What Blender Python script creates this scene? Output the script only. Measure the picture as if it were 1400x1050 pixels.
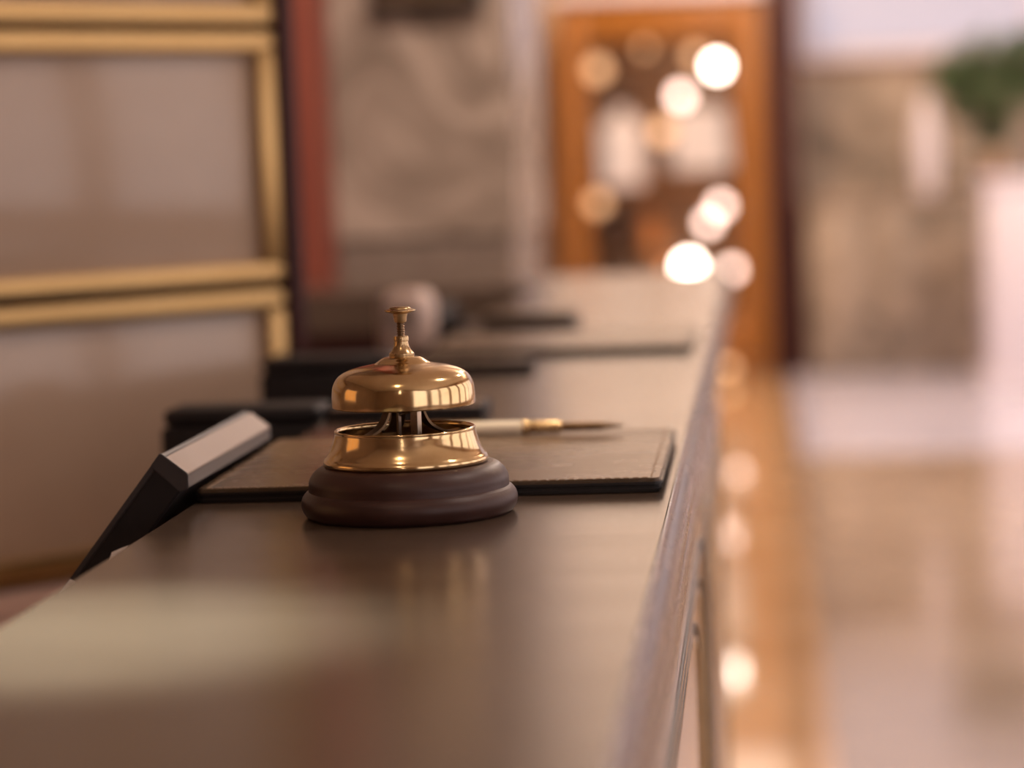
import bpy, bmesh, math, random
from mathutils import Matrix, Vector

random.seed(7)
for o in list(bpy.data.objects):
    bpy.data.objects.remove(o)
SC = bpy.context.scene
COL = SC.collection
PI = math.pi

# ------------------------------------------------------------------ camera
cam_d = bpy.data.cameras.new('camera')
cam = bpy.data.objects.new('camera', cam_d)
COL.objects.link(cam)
rot = Matrix(((0.994823, 0.029200, 0.097337), (0.094320, 0.091205, -0.991355), (-0.037825, 0.995404, 0.087978)))
cam.matrix_world = Matrix.Translation((0.0425, 0.0, 1.257)) @ rot.to_4x4()
cam_d.sensor_width = 36.0
cam_d.lens = 90.0
cam_d.clip_start = 0.02
cam_d.clip_end = 100
cam_d.dof.use_dof = True
cam_d.dof.focus_distance = 1.283
cam_d.dof.aperture_fstop = 4.1
SC.camera = cam

# ------------------------------------------------------------------ world, lights, exposure
SC.view_settings.view_transform = 'Standard'
SC.view_settings.look = 'None'
SC.view_settings.gamma = 1.0
SC.view_settings.use_curve_mapping = False
SC.view_settings.exposure = 0.0
SC.cycles.use_denoising = True
SC.cycles.sample_clamp_indirect = 6.0
SC.cycles.max_bounces = 8

world = bpy.data.worlds.new('world')
SC.world = world
world.use_nodes = True
world.node_tree.nodes['Background'].inputs[0].default_value = (0.9, 0.8, 0.75, 1)
world.node_tree.nodes['Background'].inputs[1].default_value = 0.1

def area_light(name, loc, target, size, power, color, size_y=None):
    d = bpy.data.lights.new(name, 'AREA')
    d.energy = power
    d.color = color
    d.size = size
    if size_y:
        d.shape = 'RECTANGLE'
        d.size_y = size_y
    else:
        d.shape = 'DISK'
    o = bpy.data.objects.new(name, d)
    COL.objects.link(o)
    o.location = loc
    o.rotation_euler = (Vector(target) - Vector(loc)).to_track_quat('-Z', 'Y').to_euler()
    return o

WARM = (1.0, 0.72, 0.48)
COOL = (1.0, 0.82, 0.72)
# ceiling downlights over the lobby and over the counter
area_light('ceiling_light', (2.2, 2.0, 4.2), (2.2, 2.0, 0), 0.3, 50, COOL)
area_light('ceiling_light', (2.2, 6.0, 4.2), (2.2, 6.0, 0), 0.5, 60, COOL)
area_light('ceiling_light', (1.2, 10.5, 4.2), (1.2, 10.5, 0), 0.5, 130, COOL)
area_light('ceiling_light', (-0.3, 12.6, 4.2), (-0.3, 14.3, 1.2), 0.4, 110, WARM)

area_light('ceiling_light', (-0.30, -1.3, 4.2), (-0.3, -1.0, 0), 0.22, 14, WARM)
# added area light that brightens the far ceiling; there is no cove
area_light('ceiling_wash', (2.5, 9.0, 3.4), (2.5, 9.0, 4.3), 3.0, 190, (1.0, 0.80, 0.64), 0.5)
def spot_light(name, loc, target, power, color, deg, blend, soft):
    d = bpy.data.lights.new(name, 'SPOT')
    d.energy = power
    d.color = color
    d.spot_size = math.radians(deg)
    d.spot_blend = blend
    d.shadow_soft_size = soft
    o = bpy.data.objects.new(name, d)
    COL.objects.link(o)
    o.location = loc
    o.rotation_euler = (Vector(target) - Vector(loc)).to_track_quat('-Z', 'Y').to_euler()
    return o
# narrow downlight that makes the pale pool on the near left of the counter
spot_light('counter_spot', (-0.9, 1.1, 3.1), (-0.225, 0.955, 1.08), 1000, (0.86, 1.0, 0.90), 7.4, 1.0, 0.03)
# narrow spot added to brighten the pen and the folder, no fixture
spot_light('counter_spot', (0.25, 2.3, 4.2), (-0.150, 1.540, 1.09), 420, (1.0, 0.80, 0.58), 4.2, 1.0, 0.03)
# fill spot added to brighten the marble pillar and the red column
spot_light('pillar_fill', (-0.3, 2.3, 4.2), (-0.62, 3.99, 1.35), 400, COOL, 36, 0.8, 0.05)

# ------------------------------------------------------------------ materials
def new_mat(name):
    m = bpy.data.materials.new(name)
    m.use_nodes = True
    nt = m.node_tree
    return m, nt, nt.nodes['Principled BSDF']

def add_noise(nt, scale, detail=4, rough=0.6, stretch=None, dist=0.0):
    tc = nt.nodes.new('ShaderNodeTexCoord')
    mp = nt.nodes.new('ShaderNodeMapping')
    if stretch:
        mp.inputs['Scale'].default_value = stretch
    nt.links.new(tc.outputs['Object'], mp.inputs['Vector'])
    n = nt.nodes.new('ShaderNodeTexNoise')
    n.inputs['Scale'].default_value = scale
    n.inputs['Detail'].default_value = detail
    n.inputs['Roughness'].default_value = rough
    n.inputs['Distortion'].default_value = dist
    nt.links.new(mp.outputs['Vector'], n.inputs['Vector'])
    return n

def mat(name, c1, c2=None, scale=8, rough=0.4, rough2=None, metal=0.0, bump=0.0, bump_scale=None,
        stretch=None, dist=0.0, coat=0.0, lo=0.35, hi=0.65, spec=0.5):
    m, nt, b = new_mat(name)
    b.inputs['Base Color'].default_value = (*c1, 1)
    b.inputs['Roughness'].default_value = rough
    b.inputs['Metallic'].default_value = metal
    b.inputs['Coat Weight'].default_value = coat
    b.inputs['Coat Roughness'].default_value = 0.06
    b.inputs['Specular IOR Level'].default_value = spec
    if c2 is not None or rough2 is not None:
        n = add_noise(nt, scale, 5, 0.6, stretch, dist)
        r = nt.nodes.new('ShaderNodeValToRGB')
        r.color_ramp.elements[0].position = lo
        r.color_ramp.elements[1].position = hi
        r.color_ramp.elements[0].color = (*c1, 1)
        r.color_ramp.elements[1].color = (*(c2 or c1), 1)
        nt.links.new(n.outputs['Fac'], r.inputs['Fac'])
        nt.links.new(r.outputs['Color'], b.inputs['Base Color'])
        if rough2 is not None:
            mr = nt.nodes.new('ShaderNodeMapRange')
            mr.inputs['From Min'].default_value = lo
            mr.inputs['From Max'].default_value = hi
            mr.inputs['To Min'].default_value = rough
            mr.inputs['To Max'].default_value = rough2
            nt.links.new(n.outputs['Fac'], mr.inputs['Value'])
            nt.links.new(mr.outputs['Result'], b.inputs['Roughness'])
    if bump:
        n2 = add_noise(nt, bump_scale or scale * 4, 3, 0.5, stretch)
        bp = nt.nodes.new('ShaderNodeBump')
        bp.inputs['Strength'].default_value = bump
        bp.inputs['Distance'].default_value = 0.001
        nt.links.new(n2.outputs['Fac'], bp.inputs['Height'])
        nt.links.new(bp.outputs['Normal'], b.inputs['Normal'])
    return m

def emit(name, color, strength):
    m, nt, b = new_mat(name)
    b.inputs['Base Color'].default_value = (*(c * 0.4 for c in color), 1)
    b.inputs['Emission Color'].default_value = (*color, 1)
    b.inputs['Emission Strength'].default_value = strength
    return m

def glass_mat(name, tint=(1, 1, 1), gloss=0.08):
    m = bpy.data.materials.new(name)
    m.use_nodes = True
    nt = m.node_tree
    nt.nodes.clear()
    out = nt.nodes.new('ShaderNodeOutputMaterial')
    mix = nt.nodes.new('ShaderNodeMixShader')
    tr = nt.nodes.new('ShaderNodeBsdfTransparent')
    gl = nt.nodes.new('ShaderNodeBsdfGlossy')
    tr.inputs[0].default_value = (*tint, 1)
    gl.inputs['Roughness'].default_value = 0.03
    mix.inputs[0].default_value = gloss
    nt.links.new(tr.outputs[0], mix.inputs[1])
    nt.links.new(gl.outputs[0], mix.inputs[2])
    nt.links.new(mix.outputs[0], out.inputs['Surface'])
    return m

M = {}
M['brass'] = mat('aged_brass', (0.56, 0.395, 0.20), (0.68, 0.50, 0.28), 45, 0.10, 0.18, 1.0)
M['brass_dull'] = mat('dull_brass', (0.42, 0.29, 0.155), (0.54, 0.385, 0.21), 120, 0.22, 0.34, 1.0)
M['brass_dark'] = mat('dark_brass', (0.16, 0.10, 0.06), (0.25, 0.16, 0.09), 90, 0.3, 0.45, 1.0)
M['frame_brass'] = mat('satin_gold_brass', (0.46, 0.29, 0.12), (0.52, 0.34, 0.15), 4, 0.30, 0.36, 1.0)
M['steel'] = mat('worn_steel', (0.50, 0.40, 0.30), (0.62, 0.50, 0.38), 200, 0.25, 0.4, 1.0)
M['bell_wood'] = mat('dark_turned_wood', (0.036, 0.014, 0.011), (0.050, 0.020, 0.016), 30, 0.38, 0.48, spec=0.35, bump=0.06, bump_scale=500)
M['ledge'] = mat('counter_leather_laminate', (0.082, 0.056, 0.040), (0.098, 0.067, 0.048), 6, 0.16, 0.20,
                 stretch=(1, 6, 1), bump=0.05, bump_scale=900)
M['ledge_edge'] = mat('counter_edge_wood', (0.085, 0.045, 0.028), (0.17, 0.10, 0.066), 120, 0.22, 0.32, stretch=(1, .1, 1), coat=0.15)
M['front'] = mat('counter_front_lacquer', (0.34, 0.24, 0.19), (0.42, 0.31, 0.25), 5, 0.10, 0.16, stretch=(1, .3, 1), coat=0.4)
M['leather'] = mat('brown_leather', (0.110, 0.068, 0.038), (0.140, 0.090, 0.052), 30, 0.25, 0.30, stretch=(.5, 1, 1), dist=0.3,
                   bump=0.25, bump_scale=500)
M['leather_edge'] = mat('black_leather_edge', (0.010, 0.007, 0.007), None, rough=0.4)
M['thread'] = mat('tan_thread', (0.36, 0.25, 0.16), None, rough=0.7)
M['black'] = mat('black_plastic', (0.010, 0.008, 0.009), (0.014, 0.011, 0.012), 60, 0.55, 0.62, spec=0.25)
M['black_satin'] = mat('charcoal_plastic', (0.030, 0.025, 0.027), None, rough=0.5)
M['taupe'] = mat('taupe_metal', (0.27, 0.20, 0.165), (0.30, 0.225, 0.185), 30, 0.5, 0.55, 0.0, spec=0.35)
M['taupe_dark'] = mat('dark_grey_plastic', (0.10, 0.08, 0.07), None, rough=0.4, spec=0.3)
M['white'] = mat('white_plastic', (0.92, 0.90, 0.90), None, rough=0.4)
M['reader_shell'] = mat('pale_beige_shell', (0.58, 0.43, 0.36), None, rough=0.5)
M['pen_white'] = mat('pearl_pen_lacquer', (0.95, 0.86, 0.70), None, rough=0.12, coat=1.0)
M['desk'] = mat('pale_desk_laminate', (0.55, 0.38, 0.32), (0.60, 0.43, 0.36), 3, 0.35, 0.45)
M['panel'] = mat('beige_glossy_panel', (0.36, 0.255, 0.185), (0.42, 0.31, 0.23), 3.0, 0.16, 0.22, dist=0.6, coat=0.2)
M['red_wood'] = mat('red_mahogany', (0.22, 0.050, 0.028), (0.28, 0.068, 0.036), 9, 0.45, 0.5, stretch=(4, 4, .4))
M['dark_red'] = mat('dark_mahogany', (0.045, 0.012, 0.011), (0.062, 0.017, 0.014), 12, 0.5, 0.6, stretch=(4, 4, .4), spec=0.3)
M['marble'] = mat('grey_brown_marble', (0.21, 0.155, 0.115), (0.44, 0.335, 0.26), 4.5, 0.22, 0.30, dist=1.6, lo=0.36, hi=0.6)
M['marble_dark'] = mat('dark_brown_marble', (0.19, 0.14, 0.11), (0.24, 0.18, 0.14), 5, 0.22, 0.30, dist=1.0)
M['wall'] = mat('tan_plaster', (0.52, 0.36, 0.25), (0.58, 0.42, 0.30), 1.2, 0.6, 0.7)
M['wall_marble'] = mat('tan_mottled_marble', (0.19, 0.15, 0.115), (0.42, 0.33, 0.255), 2.6, 0.25, 0.35, dist=1.2)
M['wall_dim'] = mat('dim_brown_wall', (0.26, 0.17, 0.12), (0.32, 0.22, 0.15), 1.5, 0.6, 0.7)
M['ceiling'] = mat('cream_ceiling', (0.80, 0.70, 0.60), None, rough=0.8)
M['floor'] = mat('polished_tan_marble', (0.30, 0.215, 0.155), (0.41, 0.31, 0.23), 1.3, 0.10, 0.15, dist=1.0, spec=0.85)
M['floor_light'] = mat('polished_white_marble', (0.54, 0.52, 0.63), (0.62, 0.60, 0.72), 1.3, 0.12, 0.18, dist=1.0)
M['floor_gold'] = mat('polished_golden_marble', (0.46, 0.285, 0.145), (0.58, 0.38, 0.215), 3.0, 0.045, 0.07, dist=0.8, spec=1.0)
M['orange_wood'] = mat('honey_wood', (0.30, 0.108, 0.017), (0.35, 0.138, 0.025), 5, 0.3, 0.4, stretch=(4, 4, .4))
M['cab_back'] = mat('brown_cabinet_back', (0.30, 0.17, 0.09), (0.36, 0.23, 0.14), 4, 0.2, 0.3)
M['shade'] = emit('lit_shade_bottle_glow', (0.92, 0.72, 0.62), 0.75)  # lamp shade; also lends the white bottle a glow of its own
M['bulb'] = emit('lit_bulb', (1.0, 0.82, 0.70), 28)
M['bulb_soft'] = emit('lit_frosted_bulb', (1.0, 0.74, 0.64), 9)
M['bulb_dim'] = emit('lit_amber_bulb', (1.0, 0.55, 0.28), 2.5)
M['pane'] = emit('daylit_window_pane', (0.66, 0.62, 0.74), 0.54)
M['pane_high'] = emit('daylit_high_window_pane', (1.0, 0.77, 0.60), 1.5)
M['pane_strong'] = emit('daylit_tall_window', (0.98, 0.87, 0.86), 1.9)
M['pane_warm'] = emit('warm_lit_window', (1.0, 0.50, 0.17), 1.0)
M['glass'] = glass_mat('clear_glass', (0.98, 0.96, 0.94), 0.06)
M['leaf'] = mat('green_leaf', (0.045, 0.085, 0.028), (0.10, 0.17, 0.06), 20, 0.45, 0.55)
M['stem'] = mat('brown_stem', (0.12, 0.08, 0.04), None, rough=0.7)
M['white_stone'] = mat('white_marble', (0.74, 0.68, 0.74), (0.80, 0.74, 0.80), 2, 0.25, 0.3)
M['amber'] = mat('amber_glaze', (0.65, 0.25, 0.06), (0.75, 0.33, 0.10), 8, 0.2, 0.3)
M['dark_glass'] = mat('dark_bottle_glass', (0.02, 0.012, 0.012), None, rough=0.08)

# ------------------------------------------------------------------ mesh helpers
def finish(name, bm, material, parent=None, smooth=None):
    me = bpy.data.meshes.new(name)
    bmesh.ops.recalc_face_normals(bm, faces=bm.faces[:])
    bm.to_mesh(me)
    bm.free()
    me.materials.append(M[material] if isinstance(material, str) else material)
    if smooth is not None:
        me.shade_smooth()
        me.set_sharp_from_angle(angle=math.radians(smooth))
    o = bpy.data.objects.new(name, me)
    COL.objects.link(o)
    if parent is not None:
        o.parent = parent
    return o

def box_bm(x0, x1, y0, y1, z0, z1, bev=0.0, seg=2, bm=None):
    own = bm is None
    b = bmesh.new()
    vs = [b.verts.new((x, y, z)) for x in (x0, x1) for y in (y0, y1) for z in (z0, z1)]
    for f in ((0, 1, 3, 2), (4, 6, 7, 5), (0, 4, 5, 1), (2, 3, 7, 6), (0, 2, 6, 4), (1, 5, 7, 3)):
        b.faces.new([vs[i] for i in f])
    if bev:
        bmesh.ops.bevel(b, geom=b.edges[:], offset=bev, segments=seg, profile=0.5, affect='EDGES')
    if own:
        return b
    me = bpy.data.meshes.new('t')
    b.to_mesh(me)
    b.free()
    bm.from_mesh(me)
    bpy.data.meshes.remove(me)
    return bm

def box(name, x0, x1, y0, y1, z0, z1, material, parent=None, bev=0.0, seg=2):
    return finish(name, box_bm(x0, x1, y0, y1, z0, z1, bev, seg), material, parent, 40 if bev else None)

def lathe_bm(prof, seg=64, c=(0, 0, 0)):
    b = bmesh.new()
    rings = []
    for r, z in prof:
        if r < 1e-6:
            rings.append([b.verts.new((c[0], c[1], c[2] + z))])
        else:
            rings.append([b.verts.new((c[0] + r * math.cos(2 * PI * k / seg), c[1] + r * math.sin(2 * PI * k / seg), c[2] + z)) for k in range(seg)])
    for a, d in zip(rings, rings[1:]):
        if len(a) == 1 and len(d) == 1:
            continue
        for k in range(seg):
            n = (k + 1) % seg
            if len(a) == 1:
                b.faces.new((a[0], d[k], d[n]))
            elif len(d) == 1:
                b.faces.new((a[k], d[0], a[n]))
            else:
                b.faces.new((a[k], d[k], d[n], a[n]))
    return b

def lathe(name, prof, material, parent=None, seg=64, c=(0, 0, 0), smooth=45):
    return finish(name, lathe_bm(prof, seg, c), material, parent, smooth)

def spline(pts, n=6):
    """Catmull-Rom through (r, z) points for soft turned profiles."""
    out = []
    P = [pts[0]] + list(pts) + [pts[-1]]
    for i in range(1, len(P) - 2):
        p0, p1, p2, p3 = P[i - 1], P[i], P[i + 1], P[i + 2]
        for k in range(n):
            t = k / n
            out.append(tuple(0.5 * (2 * p1[j] + (p2[j] - p0[j]) * t + (2 * p0[j] - 5 * p1[j] + 4 * p2[j] - p3[j]) * t * t
                                    + (3 * p1[j] - p0[j] - 3 * p2[j] + p3[j]) * t ** 3) for j in range(len(p1))))
    out.append(tuple(pts[-1]))
    return out

def prism_bm(poly, p0, ax1, ax2, axd, depth):
    """extrude a 2-D polygon given in axes ax1/ax2 from point p0 along axd."""
    b = bmesh.new()
    p0, ax1, ax2, axd = Vector(p0), Vector(ax1), Vector(ax2), Vector(axd)
    A = [b.verts.new(p0 + ax1 * u + ax2 * v) for u, v in poly]
    B = [b.verts.new(p0 + ax1 * u + ax2 * v + axd * depth) for u, v in poly]
    b.faces.new(A)
    b.faces.new(B[::-1])
    n = len(poly)
    for i in range(n):
        b.faces.new((A[i], B[i], B[(i + 1) % n], A[(i + 1) % n]))
    return b

def tube_bm(pts, rad, seg=8, closed=False):
    b = bmesh.new()
    pts = [Vector(p) for p in pts]
    n = len(pts)
    rings = []
    up = None
    for i, p in enumerate(pts):
        if closed:
            t = pts[(i + 1) % n] - pts[i - 1]
        else:
            t = pts[min(i + 1, n - 1)] - pts[max(i - 1, 0)]
        t.normalize()
        if up is None:
            up = t.orthogonal().normalized()
        up = (up - t * up.dot(t)).normalized()
        s = t.cross(up)
        r = rad[i] if isinstance(rad, (list, tuple)) else rad
        rings.append([b.verts.new(p + (up * math.cos(2 * PI * k / seg) + s * math.sin(2 * PI * k / seg)) * r) for k in range(seg)])
    m = n if closed else n - 1
    for i in range(m):
        a, d = rings[i], rings[(i + 1) % n]
        for k in range(seg):
            b.faces.new((a[k], a[(k + 1) % seg], d[(k + 1) % seg], d[k]))
    if not closed:
        b.faces.new(rings[0][::-1])
        b.faces.new(rings[-1])
    return b

def tag(o, label=None, cat=None, group=None, kind=None):
    if label:
        o['label'] = label
    if cat:
        o['category'] = cat
    if group:
        o['group'] = group
    if kind:
        o['kind'] = kind
    return o

def thing(name, label, cat, loc=(0, 0, 0), group=None):
    o = bpy.data.objects.new(name, None)
    COL.objects.link(o)
    o.location = loc
    o.empty_display_size = 0.05
    return tag(o, label, cat, group)

def local(t):
    """children of things are modelled in world space; this cancels the empty's own offset."""
    return t

def struct(o):
    o['kind'] = 'structure'
    return o

def place(o, root):
    """parent o to root keeping its world-space geometry."""
    o.parent = root
    o.matrix_parent_inverse = Matrix.Translation(-root.location)
    return o

# ------------------------------------------------------------------ the setting
CEIL = 4.3
XL, XR, YF, YB = -4.0, 6.0, -4.0, 14.9
floor = struct(box('floor', XL, XR, YF, YB, -0.12, 0.0, 'floor'))
# white marble floor band at the far end of the lobby and golden border stones along the counter line
y = 10.45
while y < 14.3:
    for x0, x1 in ((0.19, 1.33), (1.33, 2.47), (2.47, 3.61), (3.61, 4.75)):
        box('floor_stone', x0 + .004, x1 - .004, y + .004, y + 1.096, -0.004, 0.006, 'floor_light', floor, .002, 1)
    y += 1.1
y = 4.2
while y < 14.0:
    box('border_stone', -0.42, 0.172, y + .004, y + 0.816, -0.004, 0.008, 'floor_gold', floor, .003, 1)
    y += 0.82
struct(box('ceiling', XL, XR, YF, YB, CEIL, CEIL + .1, 'ceiling'))
struct(box('wall_left', XL - .15, XL, YF, YB, 0, CEIL, 'wall_dim'))
wr = struct(box('wall_right', XR, XR + .15, YF, YB, 0, CEIL, 'wall'))
wf = struct(box('wall_front', XL, XR, YF - .15, YF, 0, CEIL, 'wall_dim'))
wb = struct(box('wall_back', XL, XR, YB, YB + .15, 0, CEIL, 'wall'))
# tan marble cladding slabs of the far wall right of the display cabinet
for i, (x0, x1) in enumerate(((0.30, 1.02), (1.02, 1.74), (1.74, 2.46), (2.46, 3.18), (3.18, 3.9))):
    box('marble_slab', x0 + .004, x1 - .004, YB - .03, YB, 0.1, 0.88, 'wall_marble', wb, .003, 1)
    box('marble_slab', x0 + .004, x1 - .004, YB - .03, YB, 0.888, 1.66, 'wall_marble', wb, .003, 1)

def window(name, axis, a0, a1, z0, z1, plane, pane_mat, nx, nz, inward, arch=False):
    """window lying on a wall; axis 'x' runs along x (far/front walls), 'y' along y (side walls)."""
    def bx(nm, u0, u1, d0, d1, w0, w1, m, par=None, bev=.004):
        d0, d1 = plane + inward * d0, plane + inward * d1
        if d0 > d1:
            d0, d1 = d1, d0
        if axis == 'x':
            return box(nm, u0, u1, d0, d1, w0, w1, m, par, bev, 1)
        return box(nm, d0, d1, u0, u1, w0, w1, m, par, bev, 1)
    root = bpy.data.objects.new(name, None)
    COL.objects.link(root)
    struct(root)
    t = .06
    bx('window_frame', a0 - t, a1 + t, 0, .07, z1, z1 + t, 'white_stone', root)
    bx('window_sill', a0 - t, a1 + t, 0, .10, z0 - t, z0, 'white_stone', root)
    bx('window_frame', a0 - t, a0, 0, .07, z0, z1, 'white_stone', root)
    bx('window_frame', a1, a1 + t, 0, .07, z0, z1, 'white_stone', root)
    dx, dz = (a1 - a0) / nx, (z1 - z0) / nz
    for i in range(nx):
        for j in range(nz):
            bx('pane', a0 + i * dx + .015, a0 + (i + 1) * dx - .015, .005, .02, z0 + j * dz + .015, z0 + (j + 1) * dz - .015, pane_mat, root, 0)
    for i in range(1, nx):
        bx('mullion', a0 + i * dx - .015, a0 + i * dx + .015, .005, .05, z0, z1, 'white_stone', root, 0)
    for j in range(1, nz):
        bx('mullion', a0, a1, .005, .045, z0 + j * dz - .015, z0 + j * dz + .015, 'white_stone', root, 0)
    return root

window('window_1', 'x', 0.36, 5.4, 1.80, 4.1, YB, 'pane', 4, 2, -1)
window('window_2', 'x', -3.4, 0.24, 2.36, 4.22, YB, 'pane_high', 3, 2, -1)
k = 3
for yy in (-3.2, -0.9, 1.4, 3.7, 6.0, 8.3, 10.6, 12.7):
    window('window_%d' % k, 'y', yy, yy + (1.75 if yy < 12 else 1.5), 0.35, 3.7, XR, 'pane_strong', 2, 3, -1)
    k += 1
window('window_%d' % k, 'x', 2.2, 5.2, 0.35, 3.7, YF, 'pane_strong', 3, 3, 1)
k += 1
window('window_%d' % k, 'y', 0.2, 1.9, 1.1, 2.5, XL, 'pane_warm', 3, 3, 1)

# red column and grey marble pillar behind the counter end
col_ = struct(box('column', -0.78, -0.612, 3.86, 3.98, 0.0, CEIL, 'red_wood', None, .006))
pil = struct(box('pillar', -1.50, -0.345, 4.01, 4.60, 0.0, CEIL, 'marble_dark'))
box('marble_slab', -1.50, -0.338, 3.990, 4.008, 0.0, 1.132, 'marble_dark', pil, .002, 1)
box('marble_slab', -1.50, -0.334, 3.985, 4.008, 1.138, 2.20, 'marble', pil, .002, 1)
box('marble_slab', -1.50, -0.334, 3.985, 4.008, 2.206, CEIL - .002, 'marble', pil, .002, 1)
box('marble_slab', -0.343, -0.334, 4.010, 4.60, 1.138, CEIL - .002, 'marble', pil, .002, 1)
tr = struct(box('trim_1', 0.128, 0.272, 14.18, 14.88, 0.0, 2.6, 'dark_red', None, .006))

# ------------------------------------------------------------------ counter
CT = 1.08     # top of the counter
TH = 0.056
cb = thing('reception_counter', 'long reception counter base with tan lacquered front and brass bead panels', 'counter', (-0.13, 1.8, 0))
def pc(o):
    return place(o, cb)
pc(box('front_panel', -0.056, -0.0025, -0.30, 2.62, 0.09, CT - TH - .0005, 'front', None, .002, 1))
pc(box('front_panel', -0.056, -0.028, 2.6205, 3.80, 0.09, CT - TH, 'front', None, .002, 1))
pc(box('back_panel', -0.256, -0.240, -0.30, 3.50, 0.0, CT - TH, 'dark_red', None, .002, 1))
pc(box('plinth', -0.240, -0.060, -0.30, 3.80, 0.0, 0.09, 'marble_dark', None, .003, 1))
pc(box('rail', -0.0282, -0.0225, 2.6205, 3.80, 0.985, CT - TH - .0005, 'ledge_edge', None, .002, 2))

def bead_frame(y0, y1, z0, z1, cy, cz, r, xf):
    """closed outline with large rounded corners lying on the front face"""
    pts = []
    for (ox, oz, a0) in ((y1 - cy, z1 - cz, 0), (y0 + cy, z1 - cz, 90), (y0 + cy, z0 + cz, 180), (y1 - cy, z0 + cz, 270)):
        for k in range(9):
            a = math.radians(a0 + k * 90 / 8)
            pts.append((xf, ox + cy * math.cos(a), oz + cz * math.sin(a)))
    return tube_bm(pts, r, 8, True)
for xf, base, L, tops in ((-0.0025, 0.30, 1.45, (1.001, 0.993, 0.985)), (-0.0025, 1.83, 0.74, (1.001, 0.993, 0.985)), (-0.028, 2.72, 1.0, (0.90, 0.885, 0.87))):
    pn = pc(box('door', xf - .0010, xf + .0004, base - .01, base + L + .01, 0.13, tops[0] + .004, 'front', None, .0002, 1))
    for off, zz, cy in ((0.0, tops[0], .075), (0.075, tops[1], .118), (0.177, tops[2], .143)):
        for sh, m_ in ((0.0, 'leather_edge'), (0.022, 'brass')):
            b_ = finish('bead', bead_frame(base + (off + sh) * .5, base + L - off - sh, 0.16 + off * .3 + sh * .2, zz - sh * .15, cy, .052, .0011, xf + .0008), m_, None, 60)
            b_.parent = pn

# counter top: long ledge plus the return at its far end, one continuous worktop
top = thing('countertop', 'long narrow dark brown leather-topped counter ledge with a moulded wooden edge', 'countertop', (-0.13, 1.8, CT - TH))
poly = [(-0.0055, -0.30), (-0.0055, 3.80), (-1.50, 3.80), (-1.50, 3.50), (-0.260, 3.50), (-0.260, -0.30)]
slab = bmesh.new()
lo_ = [slab.verts.new((x, y, CT - TH)) for x, y in poly]
up_ = [slab.verts.new((x, y, CT)) for x, y in poly]
slab.faces.new(up_)
slab.faces.new(lo_[::-1])
for i in range(6):
    slab.faces.new((lo_[i], lo_[(i + 1) % 6], up_[(i + 1) % 6], up_[i]))
bmesh.ops.bevel(slab, geom=[e for e in slab.edges if all(v.co.z > CT - .001 for v in e.verts)], offset=.0012, segments=2, affect='EDGES')
place(finish('worktop', slab, 'ledge', None, 40), top)
# moulded nosing swept along the front edge (profile in x, z)
prof = spline([(-0.0052, CT - TH + .001), (-0.0052, CT - .0006), (-0.0030, CT - .0002), (0.0015, CT - .004), (0.0030, CT - .010), (0.0022, CT - .017),
        (-0.0014, CT - .022), (-0.0020, CT - .029), (0.0002, CT - .033), (0.0010, CT - .040), (0.0006, CT - .049), (-0.0016, CT - TH + .001)], 4)
place(finish('nosing', prism_bm(prof, (0, -0.30, 0), (1, 0, 0), (0, 0, 1), (0, 1, 0), 4.10), 'ledge_edge', None, 50), top)

rt = thing('counter_return', 'return section with panels coloured dark for shade, carrying the far end of the counter ledge', 'counter', (-0.88, 3.65, 0))
place(box('front_panel', -1.50, -0.262, 3.52, 3.54, 0.0, CT - TH, 'dark_red', None, .002, 1), rt)  # dark colour stands in for the shade below the return ledge
place(box('back_panel', -1.50, -0.262, 3.78, 3.80, 0.0, CT - TH, 'front', None, .002, 1), rt)
place(box('end_panel', -1.50, -1.48, 3.541, 3.779, 0.0, CT - TH, 'dark_red', None, .002, 1), rt)
# lower staff desk behind the ledge
desk = thing('staff_desk', 'pale pinkish lower desk surface behind the counter ledge', 'desk', (-0.88, 1.8, 0.835))
place(box('desk_top', -1.50, -0.262, 0.25, 3.48, 0.835, 0.865, 'desk', None, .003, 2), desk)
for yy in (0.35, 3.35):
    place(box('support', -1.48, -0.30, yy, yy + .03, 0.0, 0.834, 'dark_red', None, .003, 1), desk)

# ------------------------------------------------------------------ call bell
bx_, by_ = -0.1365, 1.2720
BX = -0.0010      # the brass sits a hair off the centre of its wooden base
bell = thing('call_bell', 'brass reception call bell with push button on a turned dark wooden base', 'bell', (bx_, by_, CT))
base_p = spline([(0.0505, 0.0), (0.0530, 0.0020), (0.0547, 0.0062), (0.0541, 0.0100), (0.0522, 0.0127)], 6) + \
    spline([(0.0507, 0.0136), (0.0506, 0.0150), (0.0503, 0.0185), (0.0486, 0.0218), (0.0460, 0.0243), (0.0428, 0.0256)], 6)
o = lathe('wooden_base', [(0, 0)] + base_p + [(0.030, 0.0258), (0, 0.0258)], 'bell_wood', bell, 128)
rp = spline([(0.0405, 0.0256), (0.0416, 0.0266), (0.0417, 0.0282), (0.0409, 0.0296)], 4) + \
    spline([(0.0402, 0.0301), (0.0398, 0.0308), (0.0385, 0.0330), (0.0372, 0.0360), (0.0362, 0.0392), (0.0355, 0.0418), (0.0356, 0.0432), (0.0351, 0.0437)], 5) + \
    spline([(0.0342, 0.0434), (0.0338, 0.0420), (0.0342, 0.0385), (0.0350, 0.0330), (0.0352, 0.0300)], 4)
cup = lathe('brass_cup', rp, 'brass', bell, 128)
lathe('cup_floor', [(0.0355, 0.0258), (0.0355, 0.0300), (0.010, 0.0303), (0.010, 0.0330), (0, 0.0330)], 'brass_dark', bell, 64)
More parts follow.
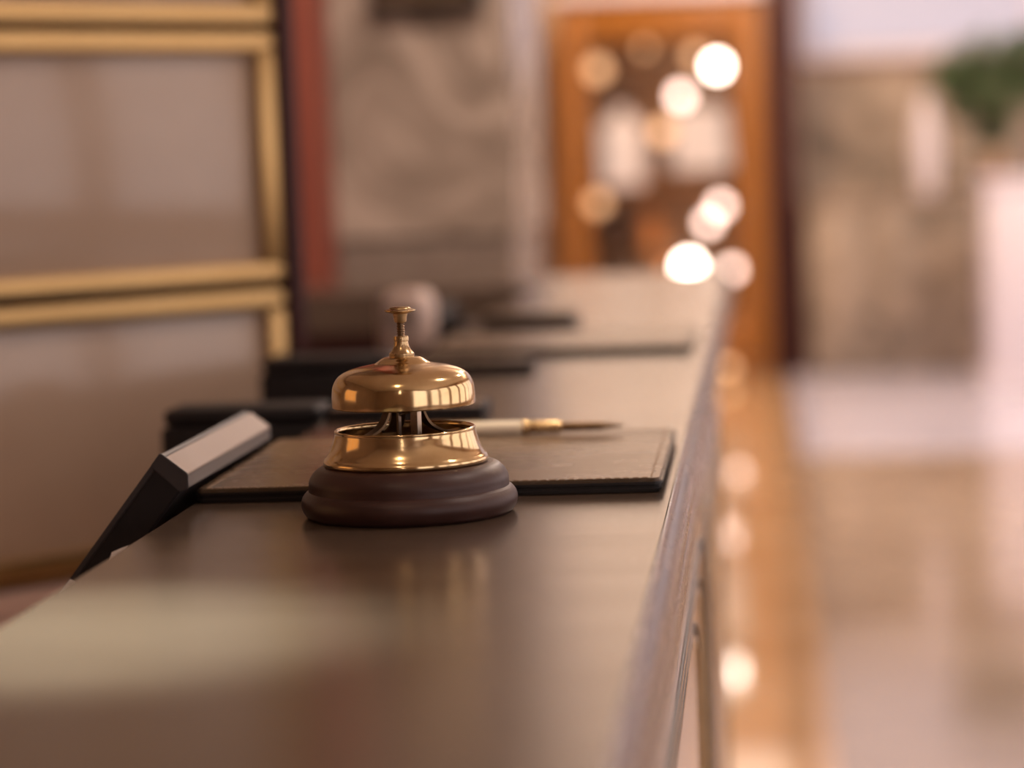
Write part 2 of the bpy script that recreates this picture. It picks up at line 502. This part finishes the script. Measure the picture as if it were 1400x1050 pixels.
dome_out = spline([(0.0361, 0.0553), (0.0362, 0.0580), (0.0360, 0.0620), (0.0354, 0.0658), (0.0331, 0.0699), (0.0290, 0.0727),
                   (0.0235, 0.0745), (0.0175, 0.0757), (0.0140, 0.0764)], 6) + \
    spline([(0.0128, 0.0771), (0.0108, 0.0785), (0.0085, 0.0795), (0.0050, 0.0798)], 4) + [(0, 0.0798)]
dome_in = spline([(0.0349, 0.0553), (0.0350, 0.0600), (0.0338, 0.0648), (0.0310, 0.0685), (0.0230, 0.0722), (0.012, 0.0745), (0, 0.0748)], 5)
dome = lathe('dome', dome_in[::-1] + [(0.0355, 0.0549)] + dome_out, 'brass', bell, 128, smooth=60)
collar = spline([(0.0063, 0.0797), (0.0064, 0.0805), (0.0064, 0.0813)], 3) + \
    spline([(0.0060, 0.0817), (0.0050, 0.0829), (0.0042, 0.0843), (0.0037, 0.0858), (0.0035, 0.0874)], 5) + \
    [(0.0038, 0.0876), (0.0039, 0.0892), (0.0036, 0.0900), (0, 0.0901)]
lathe('collar', [(0, 0.0795), (0.0060, 0.0795)] + collar, 'brass_dull', bell, 64, smooth=35)
# threaded plunger
th = []
z = 0.0895
while z < 0.0968:
    th += [(0.0017, z), (0.0021, z + .00030), (0.0021, z + .00055), (0.0017, z + .00085)]
    z += 0.00125
lathe('plunger', [(0, 0.0893)] + th + [(0.0018, 0.0975), (0, 0.0975)], 'brass_dark', bell, 32, smooth=30)
bt = [(0, 0.0968), (0.0028, 0.0968), (0.0031, 0.0974), (0.0034, 0.0998), (0.0038, 0.1012), (0.0050, 0.1017), (0.0072, 0.1022), (0.0079, 0.1027),
      (0.0078, 0.1031), (0.0066, 0.1035), (0.0056, 0.1036), (0.0054, 0.1041), (0.0048, 0.1045), (0.0030, 0.1048), (0, 0.1049)]
lathe('button', bt, 'brass_dull', bell, 64, smooth=40)

def strap(name, ang, pts, width, thick, material):
    """flat bent strap: pts are (radius, height)"""
    b = bmesh.new()
    d = Vector((math.cos(ang), math.sin(ang), 0))
    s = Vector((-math.sin(ang), math.cos(ang), 0))
    pts = spline(pts, 5)
    rows = []
    for i, (r, zz) in enumerate(pts):
        a, c = pts[max(i - 1, 0)], pts[min(i + 1, len(pts) - 1)]
        t = Vector((c[0] - a[0], c[1] - a[1])).normalized()
        nrm = Vector((-t.y, t.x)) * thick / 2
        row = []
        for sg, w in ((1, 1), (1, -1), (-1, -1), (-1, 1)):
            rr, hz = r + nrm.x * sg, zz + nrm.y * sg
            row.append(b.verts.new(d * rr + s * (w * width / 2) + Vector((0, 0, hz))))
        rows.append(row)
    for a, c in zip(rows, rows[1:]):
        for k in range(4):
            b.faces.new((a[k], a[(k + 1) % 4], c[(k + 1) % 4], c[k]))
    b.faces.new(rows[0][::-1])
    b.faces.new(rows[-1])
    return finish(name, b, material, bell, 35)
leg_pts = [(0.0075, 0.0735), (0.0080, 0.0600), (0.0095, 0.0520), (0.0130, 0.0455), (0.0190, 0.0415), (0.0260, 0.0395), (0.0335, 0.0400)]
strap('bracket', math.radians(212), leg_pts, 0.0075, 0.0012, 'brass_dark')
strap('bracket', math.radians(38), leg_pts, 0.0075, 0.0012, 'brass_dark')
strap('bracket', math.radians(115), leg_pts, 0.0075, 0.0012, 'brass_dark')
# centre post with the striker arm
pb = box_bm(-0.0022, 0.0022, -0.0022, 0.0022, 0.0325, 0.0745, .0004, 1)
post = finish('post', pb, 'steel', bell)
post.location = (0.0064, -0.0040, 0)
post.rotation_euler = (0, 0, math.radians(-18))
rb = box_bm(-0.0036, -0.0024, -0.004, 0.006, 0.034, 0.0740, .0002, 1)
finish('striker_plate', rb, 'brass_dark', bell)
lathe('striker', [(0, -0.0015), (0.0015, -0.001), (0.0019, 0.0), (0.0015, 0.001), (0, 0.0015)], 'brass', bell, 16, (0.020, 0.012, 0.0560))
finish('striker_arm', tube_bm([(-0.003, 0.002, 0.050), (0.008, 0.006, 0.053), (0.0195, 0.012, 0.0558)], 0.0009, 8), 'brass_dark', bell, 60)

for o in bell.children:
    if o.name != 'wooden_base':
        o.location.x += BX

# ------------------------------------------------------------------ leather folders
def rounded_slab(x0, x1, y0, y1, z0, z1, rc, bev):
    poly = []
    for cx, cy, a0 in ((x1 - rc, y1 - rc, 0), (x0 + rc, y1 - rc, 90), (x0 + rc, y0 + rc, 180), (x1 - rc, y0 + rc, 270)):
        for k in range(5):
            a = math.radians(a0 + k * 22.5)
            poly.append((cx + rc * math.cos(a), cy + rc * math.sin(a)))
    b = prism_bm(poly, (0, 0, z0), (1, 0, 0), (0, 1, 0), (0, 0, 1), z1 - z0)
    if bev:
        es = [e for e in b.edges if abs(e.verts[0].co.z - e.verts[1].co.z) < 1e-6]
        bmesh.ops.bevel(b, geom=es, offset=bev, segments=2, affect='EDGES')
    return b

def folder(name, label, x0, x1, y0, y1, h):
    t = thing(name, label, 'folder', ((x0 + x1) / 2, (y0 + y1) / 2, CT + .0004), 'leather folders on the counter')
    z1 = CT + h
    zb = CT + .0004
    cov = place(finish('cover', rounded_slab(x0, x1, y0, y1, z1 - h * .46, z1, .004, .0012), 'leather', None, 40), t)
    place(finish('cover', rounded_slab(x0, x1, y0, y1, zb, CT + h * .46, .004, .0012), 'leather_edge', None, 40), t)
    place(box('filler', x0 + .003, x1 - .003, y0 + .003, y1 - .001, CT + h * .4, z1 - h * .4, 'leather_edge'), t)
    # black bound lip running round the top cover
    place(finish('binding', rounded_slab(x0 - .0006, x1 + .0006, y0 - .0006, y1 + .0006, z1 - h * .48, z1 - h * .13, .0045, .0008), 'leather_edge', None, 40), t)
    b = bmesh.new()
    ins = .0055
    seglen = .0032
    def dash(xa, ya, xb, yb):
        L = math.hypot(xb - xa, yb - ya)
        n = int(L / .0048)
        ux, uy = (xb - xa) / L, (yb - ya) / L
        for i in range(n):
            s0 = i * L / n
            ax, ay = xa + ux * s0, ya + uy * s0
            bx2, by2 = ax + ux * seglen, ay + uy * seglen
            w = .00035
            box_bm(min(ax, bx2) - w * abs(uy), max(ax, bx2) + w * abs(uy), min(ay, by2) - w * abs(ux), max(ay, by2) + w * abs(ux), z1 - .0004, z1 + .00035, 0, 1, b)
    dash(x1 - ins, y0 + ins, x1 - ins, y1 - ins)
    dash(x0 + ins, y0 + ins, x0 + ins, y1 - ins)
    dash(x0 + ins, y0 + .0022, x1 - ins, y0 + .0022)
    dash(x0 + ins, y1 - ins, x1 - ins, y1 - ins)
    st = finish('stitching', b, 'thread')
    st['kind'] = 'stuff'
    place(st, t)
    return t
folder('leather_folder', 'brown stitched leather folder lying behind the brass bell with a pen on it', -0.2590, -0.0115, 1.328, 1.568, 0.0078)
folder('leather_folder', 'blurred leather folder lying on the far half of the counter ledge', -0.2590, -0.0195, 2.265, 2.505, 0.0065)

# ------------------------------------------------------------------ pen on the first folder
pz = CT + 0.0078
pen = thing('ballpoint_pen', 'pearl and gold ballpoint pen lying on the back edge of the leather folder', 'pen', (-0.108, 1.552, pz))
def pen_part(name, s0, s1, prof, material):
    b = lathe_bm(prof, 24)
    o = finish(name, b, material, pen, 40)
    o.rotation_euler = (0, PI / 2, math.radians(-3))
    o.location = (0, 0, 0.0046)
    return o
pen_part('barrel', 0, 1, [(0, -.068), (.0030, -.0675), (.0038, -.066), (.0043, -.030), (.0043, .004), (0, .004)], 'pen_white')
pen_part('ring', 0, 1, [(0, .004), (.0045, .004), (.0045, .007), (.0041, .0075), (0, .0075)], 'brass')
pen_part('grip', 0, 1, [(0, .0075), (.0040, .0075), (.0039, .025), (.0031, .028), (0, .028)], 'brass_dull')
pen_part('tip', 0, 1, [(0, .028), (.0028, .028), (.0025, .050), (.0011, .062), (.0005, .066), (0, .066)], 'brass_dark')
cl = finish('clip', box_bm(-.060, -.022, -.0009, .0009, .0090, .0097, .0003, 1), 'brass', pen)
cl.rotation_euler = (0, 0, math.radians(-3))
cl2 = finish('clip', box_bm(-.060, -.057, -.0009, .0009, .0076, .0092, .0003, 1), 'brass', pen)
cl2.rotation_euler = (0, 0, math.radians(-3))
bpy.context.view_layer.update()

# ------------------------------------------------------------------ tilted desk displays
def display(name, label, dx, y0, L, face, group=None):
    X0, Z0 = -0.2707 + dx, 1.1108
    t = thing(name, label, 'monitor', (X0 - .17, y0 + L / 2, 0.865), group)
    w = Vector((.783, 0, -.622))
    v = Vector((-.622, 0, -.783))
    def pr(nm, poly, ya, yb, m, bev=0.0):
        b = prism_bm(poly, (X0, ya, Z0), w, v, (0, 1, 0), yb - ya)
        if bev:
            bmesh.ops.bevel(b, geom=b.edges[:], offset=bev, segments=2, affect='EDGES')
        return place(finish(nm, b, m, None, 35), t)
    H = 0.288
    # thin front frame on the staff side, housing with its chamfered top rail
    pr('bezel', [(0, .0012), (.0030, .0012), (.0030, H), (0, H)], y0 + .0006, y0 + L - .0006, 'black_satin', .0006)
    pr('screen', [(-.0004, .012), (.0004, .012), (.0004, H - .012), (-.0004, H - .012)], y0 + .012, y0 + L - .012, 'dark_glass')
    pr('housing', [(.0032, .0062), (.0205, .0092), (.0190, H), (.0032, H)], y0, y0 + L, 'black', .0010)
    pr('top_rail', [(.0034, 0), (.0181, 0), (.0185, .0060), (.0034, .0056)], y0 + .0016, y0 + L, face, .0004)
    pr('rail_side', [(.0183, .0004), (.0226, .0056), (.0212, .0090), (.0187, .0090)], y0 + .0014, y0 + L - .0004, 'taupe_dark', .0003)
    pr('end_cap', [(.0, -.0004), (.0182, -.0004), (.0226, .0056), (.0208, .0100), (0, .0085)], y0 - .0006, y0 + .0014, 'black_satin', .0005)
    # easel foot
    b = prism_bm([(0, 0), (.004, 0), (.065, -.150), (.060, -.150)], (X0 - .052, y0 + .07, 1.0163), (1, 0, 0), (0, 0, 1), (0, 1, 0), .09)
    place(finish('easel_foot', b, 'black'), t)
    return t, X0, Z0, w, v, y0
dsp = display('desk_display', 'black tilted slab display with taupe top rail leaning beside the near leather folder', 0, 1.30, .23, 'taupe')
t, X0, Z0, w, v, y0 = dsp
def mark(name, pts, m):
    b = prism_bm(pts, (X0, y0 - .0002, Z0), w, v, (0, -1, 0), .0006)
    return place(finish(name, b, m), t)
mark('logo', [(.0100, .0575), (.0128, .0525), (.0152, .0490), (.0150, .0540), (.0138, .0600), (.0118, .0620)], 'white')
mark('corner_sticker', [(.0004, .0825), (.0045, .0820), (.0042, .0930), (.0004, .0930)], 'white')
cr = thing('card_reader', 'blurred pale beige card reader on a post beyond the bell button', 'card reader', (-0.330, 2.72, 0.865))
place(box('foot', -.385, -.275, 2.67, 2.78, .865, .880, 'black', None, .004, 2), cr)
place(finish('post', tube_bm([(-.330, 2.74, .880), (-.330, 2.74, 1.05)], .012, 14), 'black', None, 60), cr)
place(box('reader_head', -.364, -.310, 2.69, 2.79, 1.050, 1.118, 'reader_shell', None, .016, 4), cr)
place(box('screen', -.356, -.318, 2.6885, 2.692, 1.080, 1.106, 'taupe', None, .0005, 1), cr)

# black boxes standing on the staff desk with thin trays beside them on the ledge
def black_box(label, y0, y1, zt, x0=-0.3762, x1=-0.2635):
    t = thing('storage_box', label, 'box', ((x0 + x1) / 2, (y0 + y1) / 2, 0.865))
    place(box('housing', x0, x1, y0, y1, 0.865, zt - .012, 'black', None, .004, 3), t)
    place(box('lid', x0 + .002, x1 - .001, y0 + .002, y1 - .002, zt - .0115, zt, 'black', None, .004, 3), t)
    place(box('label_slot', x0 + .02, x1 - .02, y0 - .0005, y0 + .002, zt - .040, zt - .034, 'leather_edge'), t)
    return t
black_box('upright black box standing between the tilted display and the ledge', 1.742, 1.80, 1.0905)
black_box('blurred upright black box behind and left of the bell dome', 2.102, 2.17, 1.0965)
def tray(label, y0, y1, x1):
    t = thing('card_tray', label, 'tray', ((-.258 + x1) / 2, (y0 + y1) / 2, CT), 'black trays on the ledge')
    place(box('tray_body', -.2590, x1, y0, y1, CT, CT + .0078, 'black', None, .001, 2), t)
    place(box('tray_insert', -.2550, x1 - .004, y0 + .0035, y1 - .0035, CT + .0070, CT + .0084, 'leather', None, .0004, 1), t)
    return t
tray('thin black tray behind the pen, its top lined with brown leather', 1.738, 1.80, -.1490)
tray('thin black tray just in front of the far leather folder', 2.108, 2.16, -.1480)
# far small items
cbx = thing('card_box', 'small dark box on the ledge behind the far leather folder', 'box', (-0.199, 2.70, CT))
place(box('box_body', -.2476, -.1507, 2.655, 2.75, CT, CT + .010, 'black_satin', None, .0015, 2), cbx)
place(box('lid', -.2486, -.1497, 2.654, 2.751, CT + .0102, CT + .0145, 'leather', None, .0015, 2), cbx)
ph = thing('desk_telephone', 'blurred black telephone on the staff desk by the counter return', 'telephone', (-0.306, 3.05, 0.865))
place(box('telephone_base', -.345, -.275, 2.96, 3.14, 0.865, 1.055, 'black', None, .006, 3), ph)
place(finish('handset', tube_bm([(-.335, 2.975, 1.066), (-.337, 3.00, 1.074), (-.337, 3.05, 1.077), (-.337, 3.10, 1.074), (-.335, 3.125, 1.066)], [.012, .011, .009, .011, .012], 14), 'black', None, 60), ph)
place(box('keypad', -.318, -.281, 3.00, 3.10, 1.055, 1.060, 'black_satin', None, .001, 1), ph)

# ------------------------------------------------------------------ brass-framed drawer cabinet on the staff desk
A = Vector((-0.6101, 2.200, 0))
B = Vector((-0.4045, 2.402, 0))
dirv = (B - A).normalized()
nrm = Vector((dirv.y, -dirv.x, 0))       # out of the front, towards the camera side
Lc = 1.05
org = B - dirv * Lc
cab = thing('drawer_cabinet', 'cabinet of large beige drawers in wide polished brass frames at left', 'cabinet', (*org.xy, 0.865))
ang = math.atan2(dirv.y, dirv.x)
def cab_box(nm, u0, u1, d0, d1, z0, z1, m, par=None, bev=.002):
    """u along the front, d depth behind the front plane (negative = proud)"""
    o = box(nm, u0, u1, d0, d1, z0 - .865, z1 - .865, m, None, bev, 2)
    o.parent = par or cab
    return o
cab.rotation_euler = (0, 0, ang)
zs = [0.895, 1.1449, 1.3874, 1.632]
cab_box('carcass', 0, Lc, .030, .34, .865, 1.64, 'dark_red')
cab_box('plinth', 0, Lc, .004, .029, .866, .890, 'desk')
cab_box('cornice', -.02, Lc + .018, -.010, .34, 1.641, 1.68, 'dark_red')
cab_box('side_panel', Lc + .002, Lc + .018, -.006, .34, .866, 1.64, 'dark_red')
W = Lc / 2
fw, gp = .019, .0034
for r_ in range(3):
    z0, z1 = zs[r_] + gp, zs[r_ + 1] - gp
    for c_ in range(2):
        u0, u1 = c_ * W + gp, (c_ + 1) * W - gp
        if c_ == 1:
            u1 = Lc - .001
        d = cab_box('drawer', u0 + .01, u1 - .01, .012, .029, z0 + .01, z1 - .01, 'panel')
        for nm, a in (('frame_rail', (u0, u1, z1 - fw, z1)), ('frame_rail', (u0, u1, z0, z0 + fw)),
                      ('frame_stile', (u0, u0 + fw, z0 + fw, z1 - fw)), ('frame_stile', (u1 - fw, u1, z0 + fw, z1 - fw))):
            cab_box(nm, a[0], a[1], 0, .016, a[2], a[3], 'frame_brass', d, .003)

# sign on the marble pillar
sg = thing('wall_plaque', 'dark framed plaque hung high on the grey marble pillar', 'plaque', (-0.46, 3.98, 1.49))
place(box('frame', -.548, -.372, 3.962, 3.985, 1.492, 1.620, 'leather_edge', None, .003, 2), sg)
place(box('plate', -.535, -.385, 3.958, 3.963, 1.504, 1.608, 'leather', None, .001, 1), sg)

# ------------------------------------------------------------------ display cabinet at the far wall
dc = thing('display_cabinet', 'tall honey-coloured wooden display cabinet with glass door and lit shelves', 'cabinet', (-0.44, 14.5, 0))
def pd(o):
    return place(o, dc)
X0c, X1c, Y0c, Y1c = -1.02, 0.095, 14.20, 14.86
pd(box('stile', X0c, X0c + .13, Y0c, Y0c + .05, .10, 2.10, 'orange_wood', None, .006))
pd(box('stile', X1c - .15, X1c, Y0c, Y0c + .05, .10, 2.10, 'orange_wood', None, .006))
pd(box('top_rail', X0c + .13, X1c - .15, Y0c, Y0c + .05, 1.88, 2.10, 'orange_wood', None, .006))
pd(box('bottom_rail', X0c + .13, X1c - .15, Y0c, Y0c + .05, .10, .34, 'orange_wood', None, .006))
pd(box('plinth', X0c, X1c, Y0c + .02, Y1c, 0.008, .10, 'orange_wood', None, .004))
pd(box('side_panel', X0c, X0c + .03, Y0c + .05, Y1c, .10, 2.10, 'orange_wood', None, .003))
pd(box('side_panel', X1c - .03, X1c, Y0c + .05, Y1c, .10, 2.10, 'orange_wood', None, .003))
pd(box('back_panel', X0c + .03, X1c - .03, Y1c - .03, Y1c, .10, 2.10, 'cab_back'))
pd(box('cornice', X0c - .04, X1c + .03, Y0c - .04, Y1c, 2.102, 2.16, 'white_stone', None, .01))
for z in (.34, 1.055):
    pd(box('shelf', X0c + .032, X1c - .032, Y0c + .06, Y1c - .032, z, z + .022, 'orange_wood', None, .003))
pd(box('shelf', X0c + .032, X1c - .032, Y0c + .06, Y1c - .032, .70, .706, 'glass'))
pd(box('glass_door', X0c + .125, X1c - .145, Y0c + .018, Y0c + .024, .335, 1.905, 'glass'))

def table_lamp(label, x, y, z0, h, rw, body):
    t = thing('table_lamp', label, 'lamp', (x, y, z0))
    lathe('lamp_base', [(0, 0), (.06, 0), (.06, .012), (.02, .02), (.015, .05), (.03, .08), (.015, .10), (.01, h * .4), (0, h * .4)], body, t, 32)
    lathe('lamp_shade', [(rw, h * .18), (rw * .86, h), (rw * .84, h), (rw * .98, h * .18)], 'shade', t, 40)
    lathe('finial', [(0, h * .98), (.012, h), (.016, h + .02), (0, h + .045)], body, t, 16)
    lathe('shade_ring', [(rw * .85, h * .985), (rw * .2, h * .985), (rw * .2, h * .97), (rw * .85, h * .97)], body, t, 32)
    return t
table_lamp('white-shaded lamp on the right of the cabinet shelf', -0.262, 14.52, 1.077, .42, .172, 'brass')

def bottle(label, x, y, z0, h, r, m, cap, group=None):
    t = thing('bottle', label, 'bottle', (x, y, z0), group)
    lathe('bottle_body', [(0, 0), (r * .96, 0), (r, .01), (r, h * .66), (r * .9, h * .74), (r * .35, h * .82), (r * .32, h * .93), (0, h * .93)], m, t, 32)
    lathe('cap', [(0, h * .93), (r * .38, h * .93), (r * .40, h), (0, h)], cap, t, 20)
    return t
bottle('large white bottle, brightened by emission, with a dark stopper on the left of the cabinet shelf', -0.706, 14.50, 1.077, .47, .122, 'shade', 'dark_glass')  # no lamp: body brightness is put in through the glowing shade material
lathe('stopper', [(0, .43), (.040, .44), (.062, .47), (.060, .53), (.035, .56), (0, .565)], 'dark_glass', bpy.data.objects['bottle'], 24)
bottle('dark bottle standing on the lower shelf of the lit cabinet', -0.745, 14.50, .706, .31, .062, 'dark_glass', 'dark_glass')
bottle('amber bottle beside the dark one on the lower cabinet shelf', -0.560, 14.52, .706, .24, .055, 'amber', 'brass')
bottle('short amber jar on the cabinet floor beneath the glass shelf', -0.480, 14.50, .362, .26, .09, 'amber', 'amber')
bottle('tall dark jar at the left of the cabinet floor', -0.750, 14.52, .362, .31, .075, 'dark_glass', 'dark_glass')

def bulb(label, x, z, r, m, y=14.42):
    t = thing('light_bulb', label, 'bulb', (x, y, z))
    seg = 24
    pr_ = [(r * math.sin(a), -r * math.cos(a)) for a in [PI * k / 14 for k in range(13)]]
    lathe('bulb_globe', pr_ + [(r * .35, r * 1.0)], m, t, 24)
    lathe('socket', [(r * .36, r * .95), (r * .40, r * 1.05), (r * .36, r * 1.5), (0, r * 1.55)], 'brass_dull', t, 20)
    return t
for lb, x, z, r, m in (
        ('brightest round bulb at the top right of the display cabinet', -0.158, 1.722, .040, 'bulb'),
        ('amber bulb just left of the brightest top right bulb', -0.276, 1.785, .040, 'bulb_dim'),
        ('white bulb above the lamp shade on the cabinet shelf', -0.365, 1.565, .042, 'bulb_soft'),
        ('round bulb at the right just under the middle shelf', -0.161, .944, .038, 'bulb_soft'),
        ('round bulb lower left of the one under the middle shelf', -0.233, .854, .036, 'bulb_soft'),
        ('large glowing bulb low in the centre of the cabinet', -0.350, .610, .050, 'bulb'),
        ('round bulb low at the right edge of the cabinet', -0.110, .585, .034, 'bulb_soft'),
        ('amber bulb at the left just below the middle shelf', -0.850, .985, .045, 'bulb_dim'),
        ('amber bulb at the upper left of the display cabinet', -0.826, 1.730, .050, 'bulb_dim'),
        ('small dim bulb hanging at the top centre of the cabinet', -0.558, 1.837, .025, 'bulb_dim'),
        ('amber bulb between the two white pieces on the shelf', -0.470, 1.37, .050, 'bulb_dim')):
    bulb(lb, x, z, r, m)
up = thing('floor_glow', 'small round glow in a brass body added on the floor before the display cabinet', 'lamp', (-0.150, 13.95, 0.008))  # added to make a low glowing disc; no known fixture here
lathe('glow_body', [(0, 0), (.05, 0), (.055, .04), (.045, .05), (0, .05)], 'brass_dull', up, 24)
lathe('glow_lens', [(0, .050), (.040, .051), (.036, .075), (.02, .090), (0, .094)], 'bulb_dim', up, 24)
# narrow plain white cylinder right of the cabinet top
sc_ = thing('white_cylinder', 'narrow white cylinder beside the top of the display cabinet', 'cylinder', (0.160, 14.60, 1.80))
lathe('cylinder_body', [(0, 0), (.022, .004), (.024, .02), (.024, .25), (.020, .27), (0, .272)], 'white_stone', sc_, 24)

# ------------------------------------------------------------------ right side of the lobby
sb = thing('sideboard', 'low brown marble sideboard against the far wall', 'sideboard', (0.73, 14.4, 0.006))
place(box('sideboard_body', .31, 1.30, 14.10, 14.85, .006, .93, 'wall_marble', None, .004), sb)
place(box('top_slab', .285, 1.33, 14.07, 14.862, .932, .968, 'marble', None, .006), sb)
for i in range(3):
    place(box('door', .32 + i * .325, .32 + i * .325 + .315, 14.080, 14.099, .05, .91, 'wall_marble', None, .004), sb)
vs = thing('tall_vase', 'slender tall white vase standing on the brown sideboard', 'vase', (0.975, 14.35, 0.968))
lathe('vase_body', spline([(.045, 0), (.062, .06), (.070, .18), (.066, .32), (.046, .44), (.030, .50), (.036, .545)], 5) + [(.030, .545), (.026, .50), (.0, .45)], 'white_stone', vs, 40)
lathe('vase_foot', [(0, -.0), (.052, 0), (.052, .010), (.045, .014)], 'white_stone', vs, 32)

pd_ = thing('pedestal', 'white marble pedestal at the right edge carrying a green plant', 'pedestal', (1.42, 13.0, 0.006))
place(box('pedestal_foot', 1.14, 1.70, 12.75, 13.28, .006, .10, 'white_stone', None, .006), pd_)
place(box('pedestal_shaft', 1.165, 1.675, 12.775, 13.255, .102, 1.03, 'white_stone', None, .006), pd_)
place(box('pedestal_top', 1.145, 1.695, 12.755, 13.275, 1.032, 1.075, 'white_stone', None, .006), pd_)

# leafy plant in a slim brown vase
px_, py_ = 1.22, 12.95
pl = thing('potted_plant', 'bushy dark green plant in a slim brown vase on the white pedestal', 'plant', (px_, py_, 1.075))
lathe('plant_vase', spline([(.040, 0), (.055, .03), (.058, .08), (.040, .13), (.036, .16)], 5) + [(.030, .16), (.030, .12), (0, .12)], 'cab_back', pl, 32)
random.seed(11)
for i in range(14):
    a = random.uniform(0, 2 * PI)
    rr = random.uniform(.05, .28)
    hh = random.uniform(.30, .58)
    pts = [(0, 0, .12), (.02 * math.cos(a), .02 * math.sin(a), .25), (rr * .55 * math.cos(a), rr * .5 * math.sin(a), hh * .8), (rr * math.cos(a), rr * .7 * math.sin(a), hh)]
    finish('stem', tube_bm(spline(pts, 4), .004, 5), 'stem', pl, 60)
b = bmesh.new()
clumps = [(0, 0, .60, .15), (-.15, 0, .56, .12), (.16, .02, .58, .13), (.04, .08, .50, .15), (-.20, -.04, .47, .09), (.24, 0, .50, .10),
          (-.06, -.08, .40, .12), (.12, -.04, .40, .11), (-.13, .03, .33, .07), (.02, 0, .28, .08), (.22, .05, .68, .08), (-.03, -.02, .19, .05)]
for i in range(3000):
    cx_, cy_, cz_, R_ = clumps[min(int(random.random() ** 1.15 * len(clumps)), len(clumps) - 1)]
    a = random.uniform(0, 2 * PI)
    e_ = random.uniform(-1, 1)
    q = R_ * random.random() ** .45
    c = Vector((cx_ + q * math.cos(a) * math.sqrt(1 - e_ * e_), cy_ + q * math.sin(a) * math.sqrt(1 - e_ * e_), cz_ + q * e_ * .85))
    L = random.uniform(.030, .052)
    d = Vector((math.cos(a) + random.uniform(-.7, .7), math.sin(a) + random.uniform(-.7, .7), random.uniform(-.7, .6))).normalized()
    s = d.orthogonal().normalized()
    s = (Matrix.Rotation(random.uniform(0, 2 * PI), 3, d) @ s)
    n = d.cross(s) * L * .12
    vv = [b.verts.new(c), b.verts.new(c + d * L * .45 + s * L * .3 + n), b.verts.new(c + d * L), b.verts.new(c + d * L * .45 - s * L * .3 + n)]
    b.faces.new((vv[0], vv[1], vv[2]))
    b.faces.new((vv[0], vv[2], vv[3]))
fo = finish('foliage', b, 'leaf', pl)
fo['kind'] = 'stuff'

# ------------------------------------------------------------------ pendant lamp behind the camera (seen mirrored in the bell)
pn_ = thing('pendant_lamp', 'brass pendant with small round bulbs hanging in the lobby, mirrored in the bell', 'lamp', (0.02, -2.0, CEIL))
finish('cord', tube_bm([(0, 0, 0), (0, 0, -2.55)], .006, 8), 'black', pn_, 60)
for zz, rr in ((-1.2, .05), (-1.65, .05), (-2.05, .065), (-2.5, .045)):
    finish('bulb', lathe_bm([(rr * math.sin(PI * q / 12), -rr * math.cos(PI * q / 12) + zz) for q in range(13)], 20), 'bulb', pn_, 60)
